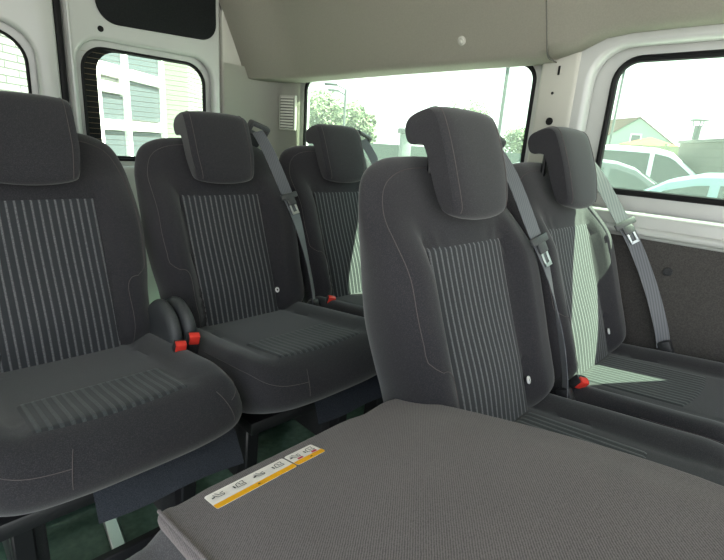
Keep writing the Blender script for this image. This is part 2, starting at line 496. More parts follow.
def belt_parts(s, guide=True, anchor=True, dx=0.0, out=0.0):
    """lap and shoulder belt that rises on the seat's own right edge in the picture"""
    P = crom([(.160, .582, .0), (.174, .51, .022), (.196, .40, .036), (.214, .30, .046), (.226, .18, .046), (.236, .07, .036), (.238, .015, .026)], 6, closed=False)
    P = [(x - .014 * out * max(0, 1 - h / .56), h, c + .085 * out * max(0, 1 - h / .56)) for x, h, c in P]
    bm = bmesh.new()
    wd = []
    for i, (x, h, c) in enumerate(P):
        t = i / (len(P) - 1)
        ang = math.radians(-14 + 55 * smooth(.3, .75, t) * (1 - out) - 30 * out)
        wd.append(Vector((math.cos(ang), 0, 0)) - NF * math.sin(ang))
    pts = [bp_(x + dx, h, c) for x, h, c in P]
    ribbon(bm, pts, wd, .038, .0016)
    b = link('seat_belt', bm, WEB, s)
    # tongue
    i = int(len(P) * .40)
    p = pts[i]; tg = (pts[i + 1] - pts[i - 1]).normalized(); w = wd[i].normalized(); w = (w - tg * w.dot(tg)).normalized(); n = tg.cross(w)
    if n.dot(NF) < 0: n = -n
    M = Matrix(((w.x, tg.x, n.x, p.x), (w.y, tg.y, n.y, p.y), (w.z, tg.z, n.z, p.z), (0, 0, 0, 1)))
    bm = bmesh.new()
    box(bm, (-.030, -.009, .001), (.030, .009, .009), .003, 2, M)
    box(bm, (-.015, .006, .002), (.015, .030, .009), .003, 2, M)
    tgm = link('belt_tongue', bm, P_GREY, b)
    bm = bmesh.new()
    for q in ((-.012, -.006), (.006, .012)): box(bm, (q[0], .028, .004), (q[1], .058, .0065), .0008, 1, M)
    box(bm, (-.012, .052, .004), (.012, .060, .0065), .0008, 1, M)
    link('metal_plate', bm, M_STEEL, tgm)
    if guide:
        bm = bmesh.new()
        g = bp_(.165 + dx, .588, -.008)
        w = Vector((1, .1, -.28)).normalized(); u = Vector((0, -.35, .8)); u = (u - w * u.dot(w)).normalized(); n = w.cross(u)
        M = Matrix(((w.x, u.x, n.x, g.x), (w.y, u.y, n.y, g.y), (w.z, u.z, n.z, g.z), (0, 0, 0, 1)))
        # frame with slot: four rounded bars
        box(bm, (-.036, .010, -.012), (.036, .024, .012), .005, 2, M)
        box(bm, (-.036, -.020, -.012), (.036, -.006, .012), .005, 2, M)
        box(bm, (-.038, -.018, -.012), (-.026, .022, .012), .005, 2, M)
        box(bm, (.026, -.018, -.012), (.038, .022, .012), .005, 2, M)
        box(bm, (-.030, -.050, -.016), (.030, -.012, .006), .006, 2, M)
        link('belt_guide', bm, P_GREY, b)
    if anchor:
        bm = bmesh.new()
        g = bp_(.236 - .014 * out, .01, .028 + .085 * out)
        M = Matrix.Translation(g) @ Matrix.Rotation(-.5, 4, 'X')
        box(bm, (-.012, -.018, -.028), (.010, .014, .022), .004, 2, M)
        link('belt_anchor', bm, P_BLACK, b)

def buckle(s, x, y, z, tilt=(-.25, .0), rz=0, ln_=.045):
    M = Matrix.Translation((x, y, z)) @ Matrix.Rotation(rz, 4, 'Z') @ Matrix.Rotation(tilt[0], 4, 'X') @ Matrix.Rotation(tilt[1], 4, 'Y')
    bm = bmesh.new(); box(bm, (-.014, -.010, -ln_), (.014, .012, .0), .003, 2, M)
    b = link('belt_buckle', bm, P_BLACK, s)
    bm = bmesh.new(); box(bm, (-.0115, -.0125, -.022), (.0115, .0, .0025), .002, 2, M)
    box(bm, (-.0115, -.008, -.003), (.0115, .003, .0035), .0012, 2, M)
    tag(link('release_button', bm, P_RED, b), 'red release button')
    return b

ROW1, ROW2 = 1.145, .36
proto = make_seat(1, -.430, -.265, .128)
pl = make_seat(-1, -.430, -.265, .128); ps = make_seat(-1, -.300, -.06, .112)
G = 'charcoal cloth seats with striped centre panels'
def cover(s, x0, x1):
    out = crom([(-.165, .29), (-.162, .40), (-.145, .505), (-.10, .548), (-.04, .55), (.02, .50), (.03, .42), (.02, .29)], 5)
    bm = bmesh.new(); xm = (x0 + x1) / 2; hw = (x1 - x0) / 2
    pillow(bm, out, (-.05, .42), .16, lambda a, b: hw, lambda a, b: -hw, lambda a, b, c: Vector((xm + c, a + .03, b - .02)), 6, 2)
    return link('hinge_cover', bm, P_GREY, s)
def place(o, x, y, label):
    o.location = (x, y, 0); o['label'] = label
    return o
S = []
for o, x, y, lab in ((proto, .225, ROW1, 'charcoal cloth seat at far left in front of the white stone-clad rear view'),
                  (pl, .684, ROW1, 'charcoal seat with grey belt in front of the rear door window'),
                  (None, 1.145, ROW1, 'charcoal seat in the far corner beside the louvred vent, partly sunlit'),
                  (ps, .770, ROW2, 'nearest upright charcoal seat, directly beside the folded-down seat'),
                  (None, 1.230, ROW2, 'upright charcoal seat against the grey door card, sun patch on its back')):
    if o is None: o = copy_tree(S[-1])
    S.append(place(o, x, y, lab)); o['group'] = G
    if len(S) < 3:
        for c in kids(o):
            if c.name.startswith('headrest'): c.location = -U * .016
s1, s2, s3, s4, s5 = S
for s in (s2, s3, s4, s5): belt_parts(s, out=1 if s is s5 else 0)
# hinge covers between the two leftmost seats
cover(s1, .190, .222); cover(s2, -.232, -.200)
# buckles
buckle(s1, .188, -.175, .476, (.35, .1), -.25, .06)
buckle(s2, -.232, -.160, .482, (.35, .1), -.25, .06)
buckle(s3, -.185, -.06, .455, (.2, .25), -.5, .035)
buckle(s5, -.190, -.04, .462, (.5, .3), -.6, .035)

# felt flaps hanging below the front of the two rear-row cushions
for s, x0, x1 in ((s1, -.06, .205), (s2, -.05, .205)):
    bm = bmesh.new()
    rows = []
    for i in range(11):
        t = i / 10; x = x0 + (x1 - x0) * t
        rows.append([bm.verts.new((x, -.345, .372)), bm.verts.new((x, -.385, .350)), bm.verts.new((x + .004 * math.sin(9 * t), -.405 - .01 * t, .295 - .004 * math.sin(7 * t)))])
    for a, b in zip(rows, rows[1:]):
        for k in range(2): bm.faces.new((a[k], a[k + 1], b[k + 1], b[k]))
    r = bmesh.ops.solidify(bm, geom=bm.faces[:], thickness=.005)
    bmesh.ops.recalc_face_normals(bm, faces=bm.faces[:])
    tag(link('front_flap', bm, F_CARPET, s), 'dark felt flap')
    bm = bmesh.new()
    box(bm, (-.17, -.24, .10), (-.11, -.02, .31), .006)
    box(bm, (.10, -.24, .10), (.17, -.02, .31), .006)
    link_each('seat_pedestal', bm, P_BLACK, s)

# ------------------------------------------------------------------ folded seat in the foreground
fs = thing('folded_seat', 'folded-down seat in the foreground showing its grey cloth back with white and orange stickers', 'seat', (.375, ROW2, 0))
SL = .20
FB = Vector((0, .105, .520))                                   # rear edge of the back plate, seat-local
fd = Vector((0, -1, SL)).normalized(); fn_ = Vector((0, SL, 1)).normalized()
def fmap(x, d, c): return FB + Vector((x, 0, 0)) + fd * d + fn_ * c
bpout = crom([(-.19, .004), (-.208, .0), (-.217, .012), (-.219, .06), (-.222, .30), (-.215, .46), (-.17, .535), (-.09, .55), (.09, .55), (.17, .535), (.215, .46), (.226, .30),
              (.222, .12), (.212, .045), (.203, .006), (.190, -.004), (.10, -.004), (.0, .0), (-.1, .002)], 5)
def ftop(x, d):
    return .004 * math.sin(x * 9 + 1) * smooth(0, .15, d) - .004 * smooth(.15, .2, abs(x)) + .006 * gauss(d, .32, .2) - .006 * gauss(x, .12, .03) * smooth(.05, 0, d)
bm = bmesh.new()
pillow(bm, bpout, (0, .26), .05, ftop, lambda x, d: -.022, fmap, 6, 16)
fbp = link('back_panel', bm, F_BACK, fs); tag(fbp, 'grey-brown woven cloth back panel')
# padded front of the folded backrest below the plate
bm = bmesh.new()
pad = crom([(-.19, -.018), (-.24, -.034), (-.272, -.018), (-.286, .03), (-.282, .30), (-.22, .45), (-.14, .55), (0, .56), (.09, .55), (.15, .45), (.163, .30), (.164, .10), (.155, .05), (.12, .03), (0, .02)], 6)
pillow(bm, pad, (0, .28), .16, lambda x, d: -.021 - .022 * smooth(-.20, -.23, x), lambda x, d: -.12, fmap)
tag(link('backrest_pad', bm, F_EDGE, fs), 'lighter grey padded bolster')
bm = bmesh.new()
# folded hem down the left edge of the back cloth
tube(bm, [fmap(-.214, .01 + .025 * k, -.001) for k in range(20)], .0022, 8)
link('hem', bm, F_BACK, fbp)
# cushion & frame of the folded seat, shared shapes
for src in kids(proto):
    if src.name.split('.')[0] in ('seat_cushion', 'seat_pan', 'leg', 'cross_bar'):
        copy_tree(src, fs)
for c in kids(fs):
    if c.name.startswith('seat_cushion'): c.location = (-.04, 0, .03); c.scale = (.85, .93, .85)
# dark rounded hinge lump behind the back plate
bm = bmesh.new()
out = crom([(-.045, 0), (-.04, .02), (-.015, .035), (.015, .035), (.04, .02), (.045, 0)], 4)
lathe(bm, [(.02, -.03), (.036, -.027), (.042, 0), (.036, .027), (.02, .03)], axisM((.222, .075, .492), (1, .0, 0)), 24)
link('hinge_cover', bm, P_GREY, fs)
# release strap lip
# stickers
STW = mat('sticker_white', (.90, .84, .80), .4); STO = mat('sticker_orange', (.95, .45, .01), .4)
STK = mat('sticker_ink', (.05, .045, .05), .5); STR = mat('sticker_red', (.55, .03, .10), .5)
def sticker(x0, x1, d0, d1, panels, red, label):
    def pt(x, d, o): return fmap(x, d, ftop(x, d) + o)
    def quad(bm, pts, o):
        bm.faces.new([bm.verts.new(pt(x, d, o)) for x, d in pts])
    def sheet(bm, poly, o, t=.0004):
        a = [bm.verts.new(pt(x, d, o)) for x, d in poly]; b = [bm.verts.new(pt(x, d, o - t)) for x, d in poly]
        bm.faces.new(a); bm.faces.new(b[::-1])
        for k in range(len(a)): bm.faces.new((a[k], b[k], b[(k + 1) % len(a)], a[(k + 1) % len(a)]))
        bmesh.ops.recalc_face_normals(bm, faces=bm.faces[:])
    bm = bmesh.new(); sheet(bm, rrect(x0, d0, x1, d1, .003, 4), .0012)
    st = link('instruction_sticker', bm, STW, fs, False); tag(st, label)
    bm = bmesh.new(); sheet(bm, rrect(x0, d1 - .0095, x1, d1, (.001, .001, .003, .003), 4), .0016)
    link('orange_strip', bm, STO, st, False)
    # line pictograms: little seat outlines, one per panel
    bm = bmesh.new()
    def line(pts, w=.0005):
        for (a, b) in zip(pts, pts[1:]):
            a = Vector(a); b = Vector(b); t = (b - a).normalized(); n = Vector((-t.y, t.x)) * w
            quad(bm, [a - n, b - n, b + n, a + n], .0018)
    for k in range(panels):
        cx = x0 + (x1 - x0) * (k + .5) / panels; cd = (d0 + d1 - .0095) / 2
        f = .0062
        if k % 2 == 0:
            line([(cx - f, cd - f * .8), (cx - f * .5, cd + f * .5), (cx + f * .7, cd + f * .7), (cx + f * .9, cd + f * .2), (cx, cd), (cx - f * .5, cd - f)])
            line([(cx + f * .2, cd - f * .3), (cx + f * 1.0, cd - f * .5)])
            line([(cx - f * 1.5, cd + f * .1), (cx - f * .9, cd)], .0012)
        else:
            line([(cx - f * .9, cd + f * .7), (cx - f * .7, cd - f * .6), (cx - f * .1, cd - f * .9), (cx, cd + f * .2), (cx + f * .8, cd + f * .1), (cx + f * .9, cd + f * .8), (cx - f * .9, cd + f * .7)])
            line([(cx + f * .2, cd - f * .9), (cx + f * .9, cd - f * .9), (cx + f * .8, cd - f * .2)])
            line([(cx - f * 1.4, cd - f * .4), (cx - f * 1.3, cd + f * .6)], .0010)
    line([(x0 + (x1 - x0) * .5, d1 - .004), (x0 + (x1 - x0) * .5 + .003, d1 - .004)], .0010)
    link('pictogram', bm, STK, st, False)
    if red:
        bm = bmesh.new()
        for k in range(panels):
            cx = x0 + (x1 - x0) * (k + .55) / panels
            quad(bm, rrect(cx - .004, d1 - .0145, cx + .004, d1 - .0105, .0005, 2), .0020)
        link('red_mark', bm, STR, st, False)
X0 = -.375
sticker(.206 + X0, .3155 + X0, .027, .061, 4, False, 'long white and orange sticker with four line drawings')
sticker(.318 + X0, .363 + X0, .027, .060, 2, True, 'short white and orange sticker with two red marks')

# ------------------------------------------------------------------ van shell
def struct(o): o['kind'] = 'structure'; return o
# floor with raised edges
bm = bmesh.new(); box(bm, (-.75, -1.9, -.04), (1.62, 2.3, 0), 0)
struct(link('floor', bm, FLOORM, None, False))
# seat rails on the floor
k = 0
for y in (.40, .905, 1.185):
    bm = bmesh.new()
    bar(bm, (-.1, y, .010), (1.35, y, .010), .035, .018, bev=.003)
    tag(link('seat_rail', bm, M_STEEL), ('steel seat rail on the green floor, nearest to and beneath the folded seat', 'steel seat rail across the green floor under the front of the rear seats', 'steel seat rail across the green floor under the backs of the rear seats')[k], 'rail', 'steel rails across the floor')
    k += 1
bm = bmesh.new()
bar(bm, (.22, .70, .02), (.27, 1.15, .02), .03, .012, bev=.003); bar(bm, (.40, .80, .02), (.43, 1.12, .02), .03, .012, bev=.003)
tag(link('floor_bracket', bm, M_STEEL), 'pair of steel bracket strips on the green floor below the leftmost seat', 'bracket')

XW = 1.50; YB = 2.20
zwin = .845
# outer skin of the left side (image right): two window openings
side_win = rrect(-.03, zwin + .004, .551, 1.205, (.04, .05, .06, .05), 8)
mid_win = rrect(.795, .80, 1.985, 1.218, (.05, .05, .05, .06), 8)
w = struct(plate('wall_left', [(-1.9, -.04), (YB + .1, -.04), (YB + .1, 1.95), (-1.9, 1.95)], [side_win, mid_win], .03, .004, MX(XW + .03), PAINT))
# inner pressed panel round the side window, with a deep rounded opening
inn = rrect(-.10, .80, .600, 1.232, (.04, .05, .09, .05), 8)
struct(plate('trim_1', [(-1.9, .728), (.755, .728), (.755, 1.36), (-1.9, 1.36)], [inn], .05, .016, MX(XW - .013), PAINT))
# raised pressing line above & below the opening
bm = bmesh.new()
tube(bm, [(XW - .036, y, .75) for y in (-1.8, -.5, .2, .60)], .012, 10)
struct(link('trim_2', bm, PAINT))
# pillar strip between windows
bm = bmesh.new()
box(bm, (XW - .045, .635, .80), (XW + .012, .75, 1.30), .012, 3)
struct(link('trim_3', bm, TRIM2))
# holes in the pillar
def disc(name, loc, nrm, r, mt, parent=None, prof=None, n=20):
    bm = bmesh.new(); lathe(bm, prof or [(r, 0), (r, .002), (r * .8, .003)], axisM(loc, nrm), n)
    return link(name, bm, mt, parent)
tag(disc('pillar_plug', (XW - .0455, .695, 1.035), (-1, 0, 0), .011, DARKHOLE), 'larger round black hole plug low on the pale pillar between the side windows', 'plug')
tag(disc('pillar_plug', (XW - .0455, .70, 1.115), (-1, 0, 0), .004, DARKHOLE), 'small round black plug midway up the pale pillar between the side windows', 'plug')
bm = bmesh.new(); box(bm, (XW - .048, .688, 1.165), (XW - .044, .694, 1.19), .001, 1)
tag(link('pillar_slot', bm, DARKHOLE), 'short upright black slot at the top of the pale pillar', 'slot')

# window units: gasket + glass
def gasket(name, outline, X, glassname, r=.009, off=.003):
    o = bmesh.new(); pts = [(X, a, b) for a, b in outline]
    tube(o, pts, r, 8, closed=True)
    g = struct(link(name, o, RUBBER))
    bm = bmesh.new()
    a = [bm.verts.new((X + off, p, q)) for p, q in outline]; f = bm.faces.new(a)
    bmesh.ops.solidify(bm, geom=bm.faces[:], thickness=.004); bmesh.ops.recalc_face_normals(bm, faces=bm.faces[:])
    pa = link('pane', bm, GLASS, g, False)
    return g
gasket('window_1', side_win, XW + .016, 'a', .010)
gasket('window_2', mid_win, XW + .020, 'a', .009)
# black ceramic border round panes
for nm, ol, c in (('window_1', side_win, .012), ('window_2', mid_win, .010)):
    pass

# grey card under the window, with small ring plug
bm = bmesh.new()
box(bm, (XW - .030, -1.9, .0), (XW + .01, YB, .735), .006, 2)
struct(link('trim_4', bm, CARD))
o = disc('card_plug', (XW - .0305, .30, .655), (-1, 0, 0), .011, P_BLACK, None, [(.011, 0), (.012, .002), (.0105, .004), (.008, .004), (.0075, .002), (.003, .002)])
tag(o, 'small black ring plug on the grey card below the right window', 'plug')

# headliner side trims (lofted along Y)
def lining(name, y0, y1, prof, mt, ny=40):
    bm = bmesh.new(); rows = []
    for i in range(ny + 1):
        y = y0 + (y1 - y0) * i / ny
        rows.append([bm.verts.new((x, y, z)) for x, z in prof(y)])
    for a, b in zip(rows, rows[1:]):
        for k in range(len(a) - 1): bm.faces.new((a[k], a[k + 1], b[k + 1], b[k]))
    bmesh.ops.solidify(bm, geom=bm.faces[:], thickness=.006)
    bmesh.ops.recalc_face_normals(bm, faces=bm.faces[:])
    return struct(link(name, bm, mt, None, True, 60))
def prof_mid(y):
    d = 0
    e = -.006 * smooth(1.2, 2.1, y)
    q = .094 * smooth(1.85, 2.19, y)
    P = [(1.507, 1.205 + e), (1.46, 1.200 + e), (1.41, 1.203 + e), (1.392, 1.212 + e), (1.380, 1.235), (1.345, 1.32), (1.30, 1.42), (1.25, 1.53), (1.19, 1.66), (1.13, 1.79), (1.07, 1.91)]
    P = P[:2] + [(a - q, b) for a, b in P[2:]]
    return crom(P, 4, closed=False)
def prof_front(y):
    u = 1 - smooth(.535, .70, y)
    dz = .052 * u; bulge = 0
    P = [(1.49, 1.215 + dz), (1.46, 1.208 + dz), (1.42, 1.206 + dz), (1.398, 1.216 + dz), (1.382, 1.238 + dz), (1.345, 1.32 + .5 * dz), (1.30, 1.42), (1.25, 1.53), (1.19, 1.66), (1.13, 1.79), (1.07, 1.91)]
    return crom(P, 4, closed=False)
lining('trim_5', .7035, YB - .01, prof_mid, TRIM)
lining('trim_6', -1.9, .703, prof_front, TRIM)
SEAM = mat('lining_joint', (.12, .115, .10), .9)
for nm, y, pf in (('trim_10', .7035, prof_mid), ('trim_11', YB - .012, prof_mid)):
    bm = bmesh.new(); tube(bm, [(x - .0005, y, z) for x, z in pf(y)[4:]], .0022 if y < 1 else .0035, 6); struct(link(nm, bm, SEAM))
bm = bmesh.new(); box(bm, (-.72, -1.9, 1.905), (1.56, YB + .1, 1.95), 0)
struct(link('ceiling', bm, TRIM, None, False))
tag(disc('trim_button', (1.366, .985, 1.268), (-1, 0, -.55), .013, TRIM2, None, [(.014, -.004), (.014, .003), (.011, .006), (.006, .006), (.005, .010), (.003, .011)]),
    'pale round clip button on the beige lining above the middle window', 'button')

# D pillar trim in the far corner, louvred vent
bm = bmesh.new()
rows = []
prof = crom([(1.19, YB - .03), (1.29, YB - .03), (1.38, YB - .05), (1.445, YB - .10), (1.482, YB - .18), (1.488, YB - .215)], 5, closed=False)
for z0 in [i * .05 for i in range(0, 26)]:
    t = z0 / 1.25
    rows.append([bm.verts.new((x - .012 * smooth(.8, 1.25, z0), y - .01 * smooth(.8, 1.25, z0), z0)) for x, y in prof])
for a, b in zip(rows, rows[1:]):
    for k in range(len(a) - 1): bm.faces.new((a[k], a[k + 1], b[k + 1], b[k]))
bmesh.ops.solidify(bm, geom=bm.faces[:], thickness=-.006); bmesh.ops.recalc_face_normals(bm, faces=bm.faces[:])
struct(link('trim_7', bm, TRIM2))
# triangular gusset between window and pillar trim
vt = thing('louvred_vent', 'pale louvred air vent in the corner between the rear door and side window', 'vent', (XW - .02, 2.07, 1.05))
vt.location = (1.442, 2.028, 1.055); vt.rotation_euler = (0, 0, math.radians(22))
bm = bmesh.new(); box(bm, (-.004, -.046, -.080), (.012, .046, .080), .003, 2); link('vent_backing', bm, TRIM2, vt)
for i in range(11):
    bm = bmesh.new()
    z = -.067 + i * .0134
    box(bm, (-.009, -.036, -.0042), (.003, .036, .0042), .001, 1, Matrix.Translation((0, 0, z)) @ Matrix.Rotation(.5, 4, 'Y'))
    link('slat', bm, mat('vent_slat', (.62, .6, .55), .6) if i == 0 else bpy.data.materials['vent_slat'], vt)
bm = bmesh.new(); box(bm, (-.0055, -.038, -.072), (-.0035, .038, .072), 0); link('vent_gap_shade', bm, mat('vent_painted_shade', (.10, .10, .09), .8), vt, False)  # dark sheet on the backing, painting the shade between the slats

# rear doors
RW = rrect(.60, .80, 1.105, 1.228, (.05, .05, .085, .085), 10)
LW = rrect(-.04, .80, .418, 1.232, (.05, .05, .10, .05), 10)
def grow(ol, d, c=None):
    cx = sum(p[0] for p in ol) / len(ol); cy = sum(p[1] for p in ol) / len(ol)
    xs = [p[0] for p in ol]; ys = [p[1] for p in ol]; wx = (max(xs) - min(xs)) / 2; wy = (max(ys) - min(ys)) / 2
    return [(cx + (x - cx) * (1 + d / wx), cy + (y - cy) * (1 + d / wy)) for x, y in ol]
for nm, x0, x1, wn, i in (('door_1', .542, 1.175, RW, 0), ('door_2', -.20, .518, LW, 1)):
    outer = [(x0, .0), (x1, .0), (x1, 1.93), (x0, 1.93)]
    d = struct(plate(nm, outer, [grow(wn, .0)], .02, .005, MY(YB + .03), PAINT))
    o = plate('inner_pressing', [(x0 + .004, .0), (x1 - .004, .0), (x1 - .004, 1.93), (x0 + .004, 1.93)],
              [grow(wn, .026)], .045, .016, MY(YB), PAINT, d)
    bm = bmesh.new(); tube(bm, [(a, YB + .016, b) for a, b in wn], .006, 8, closed=True)
    g = link('window_gasket', bm, RUBBER, d)
    bm = bmesh.new(); bm.faces.new([bm.verts.new((a, YB + .026, b)) for a, b in wn])
    bmesh.ops.solidify(bm, geom=bm.faces[:], thickness=.004); bmesh.ops.recalc_face_normals(bm, faces=bm.faces[:])
    link('pane', bm, GLASS, d, False)
    if i == 0:
        # black printed band on the left of the glass and fine heater wires
        bm = bmesh.new()
        inner = rrect(.652, .815, 1.098, 1.220, (.05, .05, .08, .08), 10)
        o2 = plate('glass_border', grow(wn, -.002), [inner], .002, 0, MY(YB + .0225), BLACKP, d)
        bm.free()
        bm = bmesh.new()
        for q in range(18):
            z = .86 + q * .0205
            tube(bm, [(.60, YB + .0195, z), (.85, YB + .0195, z - .001), (1.10, YB + .0195, z)], .0006, 4)
        link_each('heater_wire', bm, mat('heater_wire', (.30, .22, .12), .5), d)
# rubber seal between the doors
bm = bmesh.new(); box(bm, (.5155, YB - .012, 0), (.5385, YB + .04, 1.93), .004, 2)
struct(link('trim_8', bm, RUBBER))
bm = bmesh.new(); tube(bm, [(.556, YB - .026, 0), (.556, YB - .026, 1.93)], .006, 8)
struct(link('trim_9', bm, RUBBER if False else PAINT))
# black upper panel on the right rear door
o = plate('door_upper_panel', [(x, z + .035 * (x - .7)) for x, z in rrect(.652, 1.315, 1.145, 1.78, (.08, .07, .03, .03), 10)], [], .012, .004, MY(YB - .028), BLACKP)
tag(o, 'black rounded cover panel on the rear door above its window', 'panel')
tag(disc('door_plug', (.665, YB - .0235, 1.292), (0, -1, 0), .011, DARKHOLE), 'round black plug in the white rear door between window and black panel', 'plug')
# back wall pieces beside doors
bm = bmesh.new(); box(bm, (1.18, YB - .02, 0), (1.56, YB + .06, 1.95), .008, 2)
struct(link('wall_back', bm, TRIM2))
# side wall beyond sight: near side, drawn forward to shade the rear row (sliding door open)
bm = bmesh.new(); box(bm, (-.74, .62, -.04), (-.70, YB + .06, 1.94), 0)
struct(link('wall_right', bm, PAINT, None, False))

# ------------------------------------------------------------------ outdoors
GZ = -.60
bm = bmesh.new(); box(bm, (-70, -70, GZ - .1), (110, 110, GZ), 0)
struct(link('ground', bm, speckle(mat('pale_asphalt', (.30, .31, .30), .9), (.26, .27, .26), (.36, .36, .34), 3, .2), None, False))
CR = Matrix(((0.7168131916, -0.694099844, 0.066364559), (-0.145377776, -0.241861595, -0.95935826), (0.681941457, 0.678032724, -0.274276273)))
FPX = 473.773
CAMZ = .93
def ray(x, y): return CR.transposed() @ Vector(((x - 362) / FPX, (y - 280) / FPX, 1))
def spot(x, y, D):
    r = ray(x, y); return Vector((0, 0, CAMZ)) + r * D
def gdir(x, dist):
    """ground point in the direction of picture column x near the horizon, at horizontal distance dist"""
    r = ray(x, 119 + .0688 * x); r.z = 0; r.normalize(); return Vector((r.x * dist, r.y * dist, GZ))

# facade behind the rear doors: white frames, glazed bays
fac = thing('workshop_building', 'pale building with white frames and greenish glazed bays behind the rear door window', 'building')
WB = mat('white_frame', (.85, .85, .84), .5); GB = mat('glazed_bay', (.06, .068, .078), .3); BW = mat('beige_render', (.10, .105, .09), .8)
def brickmat(name, c1, c2, mortar, sc, w=.5, h=.2):
    m = mat(name, c1, .9); tc = nd(m, 'ShaderNodeTexCoord'); b = nd(m, 'ShaderNodeTexBrick')
    b.inputs['Color1'].default_value = (*c1, 1); b.inputs['Color2'].default_value = (*c2, 1); b.inputs['Mortar'].default_value = (*mortar, 1)
    b.inputs['Scale'].default_value = sc; b.inputs['Mortar Size'].default_value = .015; b.inputs['Brick Width'].default_value = w; b.inputs['Row Height'].default_value = h
    mp = nd(m, 'ShaderNodeMapping'); mp.inputs['Rotation'].default_value = (PI / 2, 0, 0)
    ln(m, tc.outputs['Object'], mp.inputs['Vector']); ln(m, mp.outputs[0], b.inputs['Vector']); ln(m, b.outputs['Color'], bsdf(m).inputs['Base Color'])
    return m
STONE = brickmat('white_stone_cladding', (.24, .23, .22), (.15, .145, .14), (.05, .05, .05), 2.2, .6, .12)
f0 = spot(90, 125, 4.6); f0.z = GZ
dr = ray(395, 119 + .0688 * 395); dr.z = 0; dr.normalize()
ang = math.atan2(dr.y, dr.x)
fac.location = f0; fac.rotation_euler = (0, 0, ang)
bm = bmesh.new(); box(bm, (-4.5, .02, 0), (6.5, 4, 3.9), 0); link('wall', bm, STONE, fac, False)
bm = bmesh.new(); box(bm, (1.46, -.03, 0), (2.25, .03, 3.6), 0); link('plain_wall_panel', bm, BW, fac, False)
for (a, b_, c, d) in ((.14, .60, 1.61, 1.85), (.14, .60, .5, 1.49), (.66, 1.42, 1.63, 2.02), (.66, 1.42, .5, 1.49), (.14, .60, 2.16, 3.0), (.66, 1.42, 2.16, 3.0)):
    bm = bmesh.new(); box(bm, (a - .02, -.01, c), (b_ + .02, .03, d), 0); link('bay_glass', bm, GB, fac, False)
for a, w_ in ((.08, .06), (.63, .032), (1.46, .028)):
    bm = bmesh.new(); box(bm, (a - w_, -.06, 0), (a + w_, .04, 3.2), .008, 1); link('window_frame', bm, WB, fac)
for z, h_, x1 in ((2.09, .055, 1.46), (1.92, .05, .63), (1.555, .052, 1.46), (.45, .06, 1.46), (3.05, .06, 1.46)):
    bm = bmesh.new(); box(bm, (.05, -.055, z - h_), (x1, .035, z + h_), .008, 1); link('window_frame', bm, WB, fac)

# trees
LEAF = speckle(mat('leaves', (.12, .2, .06), .8), (.085, .12, .06), (.17, .20, .11), 3, 0); BARK = mat('bark', (.12, .09, .06), .9)
def tree(loc, h, r, label, seed, dens=900):
    rnd = random.Random(seed)
    t = thing('leafy_tree', label, 'tree', loc)
    bm = bmesh.new()
    tube(bm, [(0, 0, 0), (.05, .02, h * .3), (-.04, 0, h * .62)], .11, 8)
    for k in range(7):
        a = k * .9; z = h * (.35 + .04 * k)
        tube(bm, [(0, 0, z), (math.cos(a) * r * .35, math.sin(a) * r * .35, z + h * .14), (math.cos(a) * r * .7, math.sin(a) * r * .7, z + h * .22)], .035, 5)
    link('trunk', bm, BARK, t)
    bm = bmesh.new()
    cl = []
    for k in range(16):
        a = rnd.random() * 6.28; rr = rnd.random() ** .5 * r * .75
        cl.append((Vector((math.cos(a) * rr, math.sin(a) * rr, h * (.55 + .33 * rnd.random() * (1 - .5 * rr / r)))), r * (.22 + .2 * rnd.random())))
    for k in range(dens * 3):
        c, cr_ = cl[k % len(cl)]
        d = Vector((rnd.gauss(0, 1), rnd.gauss(0, 1), rnd.gauss(0, 1))).normalized() * cr_ * rnd.random() ** .35
        p = c + d
        s = .07 + .07 * rnd.random()
        a = Vector((rnd.gauss(0, 1), rnd.gauss(0, 1), rnd.gauss(0, 1))).normalized(); b = a.orthogonal().normalized()
        bm.faces.new([bm.verts.new(p + q) for q in (-a * s, -b * s * .5, a * s, b * s * .5)])
    link('crown', bm, LEAF, t, False)
    return t
tree(gdir(322, 20), 3.75, 1.5, 'leafy tree seen at the left of the middle side window, behind the lamp post', 3)
tree(gdir(356, 22), 3.45, 1.1, 'lower leafy tree right of the lamp post in the middle side window', 5)
tree(gdir(462, 34), 5.2, 2.4, 'distant tree showing above the nearest headrest in the middle side window', 7)
tree(gdir(520, 30), 3.6, 1.6, 'low distant tree behind the pole at the right of the middle side window', 9)
# lamp post
GREYM = mat('galvanised_pole', (.07, .08, .08), .6)
lp = gdir(343, 17)
t = thing('lamp_post', 'grey street lamp post with two arms seen in the middle side window', 'lamp post', lp)
t.rotation_euler = (0, 0, math.radians(-42))
bm = bmesh.new(); tube(bm, [(0, 0, 0), (0, 0, 2), (0, 0, 3.25)], .045, 10); link('pole', bm, GREYM, t)
for a, zz in ((-.62, 3.38), (-.5, 3.2)):
    bm = bmesh.new(); tube(bm, [(0, 0, zz - .12), (a * .5, 0, zz)], .025, 6); box(bm, (a - .1, -.08, zz - .03), (a * .45, .08, zz + .04), .02, 2); link('lamp_arm', bm, GREYM, t)
# poles
bm = bmesh.new(); tube(bm, [(0, 0, 0), (.02, 0, 6.5)], .04, 10); o = link('utility_pole', bm, GREYM); o.location = gdir(496, 11); tag(o, 'thin pale pole standing in the right part of the middle side window', 'pole')
bm = bmesh.new(); tube(bm, [(0, 0, 0), (.02, 0, 6.5)], .03, 10); o = link('utility_pole', bm, GREYM); o.location = gdir(606, 14); tag(o, 'thin pale pole at the left edge of the right window', 'pole')

